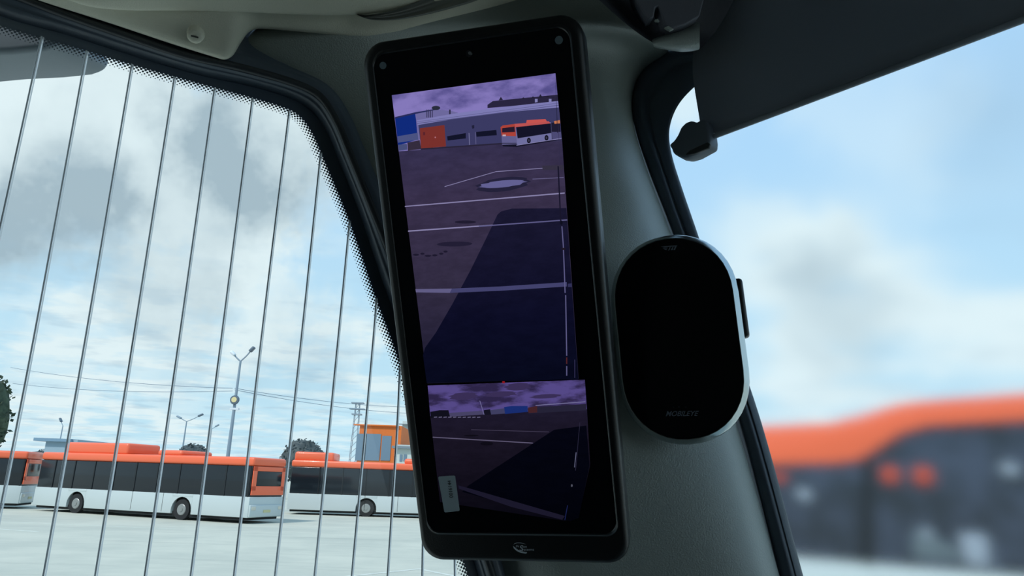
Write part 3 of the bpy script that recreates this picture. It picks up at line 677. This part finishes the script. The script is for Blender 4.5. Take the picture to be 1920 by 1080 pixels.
for x in (1262.5, 1273, 1286): disc_c = d2(x, 763, .0013); bm = bmesh.new(); prism(bm, [disc_c + V((.0006 * math.cos(t * math.pi / 5), .0006 * math.sin(t * math.pi / 5), 0)) for t in range(10)], V((0, 0, .0002))); from_bm('indicator_dot', bm, mat('dim_print', (40, 44, 50), .5), asd)

# ================================================================ outside
gm_ = bpy.data.materials.new('pale_concrete_yard'); gm_.use_nodes = True
b = NB(gm_.node_tree); p_ = gm_.node_tree.nodes['Principled BSDF']; p_.inputs['Roughness'].default_value = .9; p_.inputs['Specular IOR Level'].default_value = .1
tc = b.n('ShaderNodeTexCoord').outputs['Object']
cc = b.mix(b.rng(b.noise(tc, .25, 6, .65), .35, .65), lin((184, 187, 176)), lin((198, 199, 186)))
cc = b.mix(b.rng(b.noise(b.vmath('MULTIPLY', tc, (.12, 1.2, 1)), .9, 6, .7), .5, .75, 0, .5), cc, lin((158, 162, 154)))
b.link(cc, p_.inputs['Base Color'])
bm = bmesh.new(); bm.faces.new([bm.verts.new(p) for p in ((-400, -60, 0), (400, -60, 0), (400, 600, 0), (-400, 600, 0))]); tag(from_bm('ground', bm, gm_), kind='structure')
PAINT = mat('white_road_paint', (214, 218, 208), .8, var=.15, vscale=3)
def stripe(p, q, w, lab):
    a_, b_ = ground(*p), ground(*q); d = (b_ - a_).normalized(); s_ = V((-d.y, d.x, 0)) * w / 2; bm = bmesh.new()
    prism(bm, [v + Z * .001 for v in (a_ - s_, b_ - s_, b_ + s_, a_ + s_)], Z * .003); tag(from_bm('road_marking', bm, PAINT), lab, 'road marking')
stripe((-60, 988), (72, 997), .16, 'short white painted line on the yard at the far left')
stripe((-60, 976), (330, 992), .10, 'long faint white painted line in front of the buses')
bm = bmesh.new(); c3 = [ground(*p) for p in ((640, 1082), (786, 1067), (900, 1090))]; yv = V((0, .12, 0))
vl = [bm.verts.new(p - yv + Z * .004) for p in c3]; vu = [bm.verts.new(p + yv + Z * .004) for p in c3]
for i in range(2): bm.faces.new((vl[i], vl[i + 1], vu[i + 1], vu[i]))
tag(from_bm('road_marking', bm, PAINT), 'bent white painted line on the yard just under the monitor bottom left corner', 'road marking')

ORG = mat('bus_orange', (240, 106, 66), .4, coat=.3); WHT = mat('bus_white', (190, 200, 200), .35, coat=.3)
DGL = mat('bus_dark_glass', (26, 32, 38), .12, spec=.5); TYR = mat('tyre_rubber', (30, 31, 33), .8); RIM = mat('wheel_rim_grey', (150, 152, 150), .4, metal=.4)
SKIRT = mat('bus_underbody', (20, 22, 24), .8); LGT = mat('lamp_lens_pale', (210, 205, 190), .2); SEATM = mat('bus_seat_orange', (190, 74, 50), .7)
def lbox(bm, a, b_, mi=0): box(bm, a, b_, None, mi)
def make_bus(P0, P1, W_=2.5, H=3.05, label='', group='city buses parked in the yard', wheels=(2.6, 8.6), pods=((2.2, 8.2, .36),), L=None, endlow=.95, hidden_side=True):
    """P0: ground point of the near right corner, P1: of the far corner of the side turned to us"""
    d = (P1 - P0); L = L or d.length; d.normalize(); inw = V((-d.y, d.x, 0))
    if inw.dot(P0 - CAM) < 0: inw = -inw
    M = Matrix((d, inw, Z)).transposed().to_4x4(); M.translation = P0
    root = tag(empty('city_bus', M), label, 'bus', group)
    hw = 1.22; ht = H - .42
    def part(name, m, boxes, bev=.03):
        bm = bmesh.new()
        for bx in boxes: lbox(bm, *bx)
        o = from_bm(name, bm, m, root)
        if bev: bevel(o, bev)
        return o
    part('underbody', SKIRT, [((.15, .12, .16), (L - .15, W_ - .12, .4))])
    # lower body with wheel arches cut as boxes between them
    ys = (0, W_); bx = []; xs = [0] ; 
    for w in sorted(wheels): xs += [w - .62, w + .62]
    xs.append(L)
    for i in range(0, len(xs), 2): bx.append(((xs[i], 0, .28), (xs[i + 1], W_, hw)))
    for w in wheels: bx.append(((w - .62, 0, 1.08), (w + .62, W_, hw)))
    lower = part('lower_body', WHT, bx, .02)
    for w in wheels:
        bm = bmesh.new(); n_ = 14; pts = [V((w - .63, .0, 1.085))] + [V((w - .62 * math.cos(math.pi * i / n_), 0, .46 + .62 * math.sin(math.pi * i / n_))) for i in range(n_ + 1)] + [V((w + .63, 0, 1.085))]
        prism(bm, pts[::-1], V((0, .06, 0))); ar = from_bm('wheel_arch', bm, WHT, root)
        for yy, s_ in ((.02, 1), (W_ - .02, -1)):
            bm = bmesh.new(); tube(bm, [(w, yy + s_ * .02, .48), (w, yy + s_ * .27, .48)], .48, 28); t_ = from_bm('wheel', bm, TYR, root, 40)
            bm = bmesh.new(); tube(bm, [(w, yy - s_ * .005, .48), (w, yy + s_ * .05, .48)], [.24, .30], 24); tube(bm, [(w, yy - s_ * .03, .48), (w, yy + s_ * .02, .48)], .1, 12); from_bm('wheel_rim', bm, RIM, t_, 40)
    for w in wheels: part('wheel_well', SKIRT, [((w - .62, .3, .3), (w + .62, W_ - .3, 1.1))], 0)
    part('side_glazing', DGL, [((.06, .02, hw), (L - .06, W_ - .02, ht))], .03)
    x = .1
    while x < L - .5: part('window_pillar', mat('bus_window_pillar', (20, 24, 28), .4), [((x, -.005, hw), (x + .06, .03, ht))], 0); x += 1.42
    part('roof', ORG, [((0, 0, ht), (L, W_, H))], .12)
    # end face
    part('end_surround', ORG, [((-.03, .04, 1.5), (.02, .32, ht)), ((-.03, W_ - .32, 1.5), (.02, W_ - .04, ht)), ((-.03, .04, ht - .22), (.02, W_ - .04, ht)), ((-.03, .04, 1.30), (.02, W_ - .04, 1.72))], .01)
    part('end_window', DGL, [((-.035, .33, 1.73), (.0, W_ - .33, ht - .23))], .01)
    part('bumper', WHT, [((-.08, .03, .30), (.04, W_ - .03, .85))], .04)
    part('number_plate', mat('plate_yellow_white', (200, 196, 150), .5), [((-.1, W_ / 2 - .26, .5), (-.07, W_ / 2 + .26, .62))], 0)
    for yy in (.12, W_ - .42): part('lamp', LGT, [((-.1, yy, .62), (-.05, yy + .3, .78))], .02)
    for (a_, b2, h_) in pods: part('roof_unit', ORG, [((a_, .15, H - .05), (b2, W_ - .15, H + h_))], .14)
    for x in (5.2, 7.2): part('panel_seam', SKIRT, [((x, -.004, .34), (x + .02, .01, hw))], 0)
    return root, M, L
A0, A1 = ground(462, 983), ground(58, 957)
import sys
print('BUS A', A0, A1, (A1 - A0).length)
make_bus(A0, A1, label='nearer orange and white bus with long raised roof unit, left half of the side window', wheels=(4.0, 11.0), pods=((8.2, 12.6, .55), (4.6, 6.2, .25)), L=(A1-A0).length)
B0, B1 = ground(905, 976), ground(536, 964)
print('BUS B', B0, B1, (B1 - B0).length)
make_bus(B0, B1, label='farther orange and white city bus half hidden behind the left edge of the monitor', H=3.2, wheels=(3.0, (B1 - B0).length * .60), pods=((.8, 5.0, .3), ((B1 - B0).length - 2.5, (B1 - B0).length - .1, .5)), L=(B1 - B0).length)
C0, C1 = ground(40, 958), ground(-260, 948)
make_bus(C1.lerp(C0, 1.0) + V((-1.2, 1.5, 0)), C1, label='orange and white city bus cut off by the left edge of the photograph', wheels=(2.6, 8.4), pods=((4, 8, .3),))

# the near bus beyond the windscreen
def near_bus():
    P0 = V((4.4, 11.8, 0)); d = V((.90, -.10, 0)).normalized(); L = 11.5
    P0 = ground(1400, 1080); 
    r = ray(1400, 960); r = V((r.x, r.y, 0)).normalized(); P0 = V((r.x, r.y, 0)) * 12.6
    r = ray(2150, 960); r = V((r.x, r.y, 0)).normalized(); P1 = V((r.x, r.y, 0)) * 15.0
    d = (P1 - P0).normalized(); inw = V((-d.y, d.x, 0))
    M = Matrix((d, inw, Z)).transposed().to_4x4(); M.translation = P0 - d * 1.2; L = 12
    root = tag(empty('city_bus', M), 'close orange, dark and white bus filling the lower windscreen on the right', 'bus', None)
    Mi = M.inverted()
    def q(px, py, y=0):
        o = Mi @ CAM; dd = Mi.to_3x3() @ ray(px, py); t = (y - o.y) / dd.y; v = o + dd * t; return V((v.x, y, v.z))
    W_ = 2.5
    def plate(name, pts, m, y0, y1, bev=.04):
        bm = bmesh.new(); P_ = [q(x, y_, y0) for x, y_ in pts]; prism(bm, P_, V((0, y1 - y0, 0))); o = from_bm(name, bm, m, root); 
        if bev: bevel(o, bev)
        return o
    plate('roof', [(1400, 800), (1560, 792), (1620, 783), (1680, 758), (1720, 752), (1920, 737), (2300, 712), (2300, 760), (1920, 788), (1740, 798), (1690, 812), (1650, 838), (1612, 862), (1570, 868), (1400, 872)], ORG, 0, W_, .03)
    plate('glazing', [(1400, 870), (1570, 866), (1612, 860), (1650, 836), (1690, 810), (1740, 796), (1920, 786), (2300, 758), (2300, 1110), (1920, 1082), (1400, 1040)], mat('near_bus_tinted_glass', (62, 70, 86), .25, vcol=(40, 46, 54), vscale=1.6), .03, W_ - .03, .01)
    plate('lower_body', [(1400, 1040), (1920, 1082), (2300, 1110), (2300, 1300), (1400, 1230)], WHT, 0, W_, .03)
    for x, y_, s_, m in ((1670, 890, 15, SEATM), (1732, 892, 16, SEATM), (1462, 895, 10, SEATM)):
        plate('seat_headrest', [(x - s_, y_ - s_), (x + s_, y_ - s_), (x + s_, y_ + s_), (x - s_, y_ + s_)], m, .005, .05, .03)
    GB = mat('reflection_grey_panel', (150, 160, 172), .5)  # grey panels stand in for reflections on the glazing
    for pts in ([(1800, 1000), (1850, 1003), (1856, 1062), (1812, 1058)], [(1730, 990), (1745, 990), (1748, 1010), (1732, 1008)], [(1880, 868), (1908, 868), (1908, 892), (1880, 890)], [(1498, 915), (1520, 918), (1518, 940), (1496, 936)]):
        plate('window_panel', pts, GB, .01, .045, .01)
    plate('window_panel', [(1716, 992), (1800, 1030), (1800, 1052), (1712, 1046)], mat('dim_grey_panel', (96, 108, 114), .5), .012, .045, .01)
    plate('door_post', [(1618, 862), (1640, 855), (1636, 1062), (1616, 1060)], mat('bus_window_pillar', (20, 24, 28)), .0, .045, .005)
    plate('underbody', [(1420, 1228), (2280, 1298), (2280, 1340), (1420, 1260)], SKIRT, .2, W_ - .2, 0)
    for x in (3.2, 9.0):
        bm = bmesh.new(); tube(bm, [(x, -.03, .48), (x, .25, .48)], .48, 28); t_ = from_bm('wheel', bm, TYR, root, 40)
        bm = bmesh.new(); tube(bm, [(x, -.05, .48), (x, .0, .48)], [.24, .3], 24); from_bm('wheel_rim', bm, RIM, t_, 40)
near_bus()

# ---- buildings
def building(name, px0, px1, ybase, ytop, dist, depth, m, label, cat='building'):
    r0, r1 = ray(px0, 900), ray(px1, 900)
    P0 = V((r0.x, r0.y, 0)) / r0.y * dist; P1 = V((r1.x, r1.y, 0)) / r1.y * dist
    xm = (px0 + px1) / 2; h = (CAM + ray(xm, ytop) * (dist / ray(xm, ytop).y)).z
    d = (P1 - P0).normalized(); M = Matrix((d, V((-d.y, d.x, 0)), Z)).transposed().to_4x4(); M.translation = P0
    root = tag(empty(name, M), label, cat); L = (P1 - P0).length
    bm = bmesh.new(); lbox(bm, (0, 0, 0), (L, depth, h)); from_bm('walls', bm, m, root)
    Mi = M.inverted()
    def q(px, py, y=0):
        o = Mi @ CAM; dd = Mi.to_3x3() @ ray(px, py); t = (y - o.y) / dd.y; v = o + dd * t; return v.x, v.z
    def rect(nm, x0, y0, x1, y1, mm, yo=-.08, th=.3):
        a_, z1 = q(x0, y0); b_, z0 = q(x1, y1); bm = bmesh.new(); lbox(bm, (min(a_, b_), yo, min(z0, z1)), (max(a_, b_), yo + th, max(z0, z1))); return from_bm(nm, bm, mm, root)
    return root, rect, L, h
BG = mat('building_blue_grey_glass', (110, 132, 150), .25)
root, rect, L, h = building('office_building', 666, 746, 862, 797, 95, 18, mat('orange_cladding', (216, 112, 44), .7, var=.05), 'orange office block with blue-grey windows rising behind the farther bus')
rect('window', 670, 813, 684, 864, BG); rect('window', 686, 813, 711, 864, BG); rect('window', 717, 817, 731, 864, BG)
rect('parapet', 664, 795, 748, 800, mat('orange_cladding_edge', (224, 120, 50), .6), -.3, 1)
root, rect, L, h = building('annex_building', 738, 900, 870, 836, 88, 14, mat('pale_wall', (196, 204, 200), .8), 'pale low building with narrow windows right of the orange block, beside the monitor')
rect('window', 750, 852, 754, 865, BG); rect('window', 757, 852, 762, 865, BG); rect('roof', 736, 836, 900, 846, mat('grey_roof', (120, 132, 140), .6), -.5, 3)
root, rect, L, h = building('tall_white_building', 747, 900, 862, 792, 125, 14, mat('white_wall', (200, 208, 204), .8), 'striped white taller building in the background touching the monitor edge')
for i in range(4): rect('balcony', 745, 796 + i * 10, 900, 800 + i * 10, mat('band_grey', (130, 142, 148), .7), -.6, .6)
root, rect, L, h = building('shed', 72, 132, 862, 823, 75, 10, mat('shed_wall', (150, 172, 186), .8), 'small blue-grey roofed shed behind the nearer bus at the left')
rect('roof', 68, 821, 136, 829, mat('shed_roof', (120, 150, 172), .6), -.4, 10.8)

# ---- trees
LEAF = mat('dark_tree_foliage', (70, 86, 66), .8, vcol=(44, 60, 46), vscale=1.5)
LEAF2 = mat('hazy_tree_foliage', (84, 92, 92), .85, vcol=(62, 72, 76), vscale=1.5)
def tree(px, ytop, dist, rad, label, m=LEAF, n=420, squash=1.0):
    r = ray(px, ytop); c = CAM + r * (dist / r.y); h = c.z; base_ = V((c.x, c.y, 0))
    root = tag(empty('tree', Matrix.Translation(base_)), label, 'tree', None)
    bm = bmesh.new(); tube(bm, [(0, 0, 0), (.1, 0, h * .35), (0, 0, h * .7)], [rad * .1, rad * .08, rad * .03], 8); from_bm('trunk', bm, mat('bark', (70, 62, 54), .9), root, 60)
    bm = bmesh.new(); ch = min(h * .8, rad * 2.2 * squash) ; cz = h - ch / 2
    core = bmesh.ops.create_icosphere(bm, subdivisions=3, radius=1)
    for v in core['verts']:
        k_ = 1 + .22 * noise.noise(v.co * 2.2 + V((px, 0, 0))) + .1 * noise.noise(v.co * 6)
        v.co = V((v.co.x * rad * .9 * k_, v.co.y * rad * .9 * k_, cz + v.co.z * ch * .46 * k_))
    for i in range(n):
        a_ = random.uniform(0, 2 * math.pi); z_ = random.uniform(-1, 1); s_ = math.sqrt(1 - z_ * z_); k_ = random.uniform(.86, 1.02)
        p = V((s_ * math.cos(a_) * rad * k_, s_ * math.sin(a_) * rad * k_, cz + z_ * ch * .5 * k_))
        e = rad * .09; ax = V((random.uniform(-1, 1), random.uniform(-1, 1), random.uniform(-1, 1))).normalized(); bx_ = ax.orthogonal().normalized()
        bm.faces.new([bm.verts.new(p + ax * e), bm.verts.new(p + bx_ * e * .6), bm.verts.new(p - ax * e), bm.verts.new(p - bx_ * e * .6)])
    from_bm('crown', bm, m, root)
tree(-35, 690, 60, 2.9, 'tall dark green tree at the far left edge behind the buses', squash=1.6)
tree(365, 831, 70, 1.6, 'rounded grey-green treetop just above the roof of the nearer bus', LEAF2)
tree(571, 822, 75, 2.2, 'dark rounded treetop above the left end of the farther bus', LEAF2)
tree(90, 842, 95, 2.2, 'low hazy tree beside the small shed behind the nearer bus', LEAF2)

# ---- lamp posts
PST = mat('galvanised_pole', (140, 158, 172), .5, metal=.2); LH = mat('lamp_head_grey', (96, 112, 126), .5); LW = mat('lamp_head_white', (222, 232, 238), .4); YL = mat('yellow_round_lens', (226, 214, 160), .4)
def lamp_post(px, ytop, dist, h_r, arms, label, r=.07, extras=False, mast=False):
    rr = ray(px, ytop); c = CAM + rr * (dist / rr.y); h = c.z; root = tag(empty('lamp_post', Matrix.Translation(V((c.x, c.y, 0)))), label, 'lamp post', 'street lamps standing behind the parked buses')
    bm = bmesh.new(); tube(bm, [(0, 0, 0), (0, 0, h * .5), (0, 0, h)], [r * 1.6, r * 1.25, r * .8], 10); from_bm('pole', bm, PST, root, 50)
    s_ = dist / F
    for (dx, dy, m, w) in arms:
        x, z_ = dx * s_, h - dy * s_
        bm = bmesh.new(); tube(bm, [(0, 0, h - .02), (x * .5, 0, h + (z_ - h) * .42), (x, 0, z_)], r * .55, 8); ar = from_bm('arm', bm, PST, root, 50)
        bm = bmesh.new(); box(bm, (-w * .6, -.16, -.09), (w * .6, .16, .09)); o = from_bm('lamp_head', bm, m, ar); bevel(o, .06); o.location = (x, 0, z_); o.rotation_euler = (0, -math.atan2(z_ - h, abs(x)) * (1 if x > 0 else -1), 0)
    if extras:
        rz = h - 73 * s_ * 1.0
        bm = bmesh.new(); tube(bm, [(0, -.22, rz), (0, -.10, rz), (0, .06, rz)], [.26, .30, .24], 20); o = from_bm('round_lamp', bm, LH, root, 40)
        bm = bmesh.new(); tube(bm, [(0, -.24, rz), (0, -.2, rz)], .17, 20); from_bm('lens', bm, YL, o, 40)
        bm = bmesh.new(); box(bm, (-.25, -.1, rz - .62), (.3, .1, rz - .5)); from_bm('crossbar', bm, LW, root)
    return root
lamp_post(451, 677, 46, 1, [(-16, -14, LW, .32), (19, -23, LH, .34)], 'tallest twin-arm street lamp with a round yellow lamp half way up its pole', .085, True)
lamp_post(350, 790, 75, 1, [(-15, -7, PST, .45), (24, -12, LH, .45)], 'distant twin-arm street lamp above the middle of the nearer bus', .07)
lamp_post(397, 804, 95, 1, [(9, -6, PST, .45)], 'faint small single-arm street lamp left of the tallest lamp', .07)
lamp_post(118, 798, 80, 1, [(-6, -10, LH, .4)], 'faint single-arm street lamp above the left end of the nearer bus', .06)
# lattice mast
rr = ray(671, 757); c = CAM + rr * (110 / rr.y); root = tag(empty('floodlight_mast', Matrix.Translation(V((c.x, c.y, 0)))), 'pale floodlight mast with small platforms above the orange office block', 'mast')
bm = bmesh.new(); h = c.z
for sx in (-.28, .28):
    for sy in (-.28, .28): tube(bm, [(sx * 2, sy * 2, 0), (sx, sy, h)], .05, 6)
for i in range(14):
    z0 = h * i / 14; z1 = h * (i + 1) / 14; f_ = 1 - .5 * i / 14 ; tube(bm, [(-.56 * f_, -.56 * f_, z0), (.56 * f_, -.56 * f_, z1)], .035, 5)
from_bm('lattice', bm, PST, root)
for dz, w in ((0, .9), (-.9, 1.1), (-1.7, .7)):
    bm = bmesh.new(); box(bm, (-w, -.6, h + dz), (w, .6, h + dz + .18)); from_bm('platform', bm, PST, root)
# overhead cables
def cable(p, q, d0, d1, sag, label):
    a_, b_ = at(*p, d0), at(*q, d1); pts = [a_.lerp(b_, t / 16) - Z * (sag * 4 * (t / 16) * (1 - t / 16)) for t in range(17)]
    tag(tubeo('overhead_cable', pts, .016, mat('cable_grey', (110, 130, 150), .6), None, 5), label, 'cable')
cable((20, 689), (436, 728), 60, 46, .3, 'thin overhead cable reaching the tallest lamp from the left, upper one')
cable((24, 719), (436, 733), 60, 46, .3, 'thin overhead cable reaching the tallest lamp from the left, lower one')
cable((440, 728), (900, 760), 46, 70, .6, 'thin overhead cable running right from the tallest lamp, upper one')
cable((440, 731), (900, 775), 46, 70, .6, 'thin overhead cable running right from the tallest lamp, lower one')
# housing of the outside camera arm, top left
M_ = [at(x, y, .72) for x, y in [(-220, 20), (0, 20), (80, 30), (118, 62), (104, 84), (78, 93), (20, 99), (-60, 103), (-220, 118)]]
bm = bmesh.new(); prism(bm, M_, fwd * .09); o = bevel(from_bm('camera_arm', bm, mat('arm_grey', (120, 130, 138), .5)), .012, 4, 25)
tag(o, 'grey rounded housing of the outside camera arm above the side window corner, top left', 'camera arm')
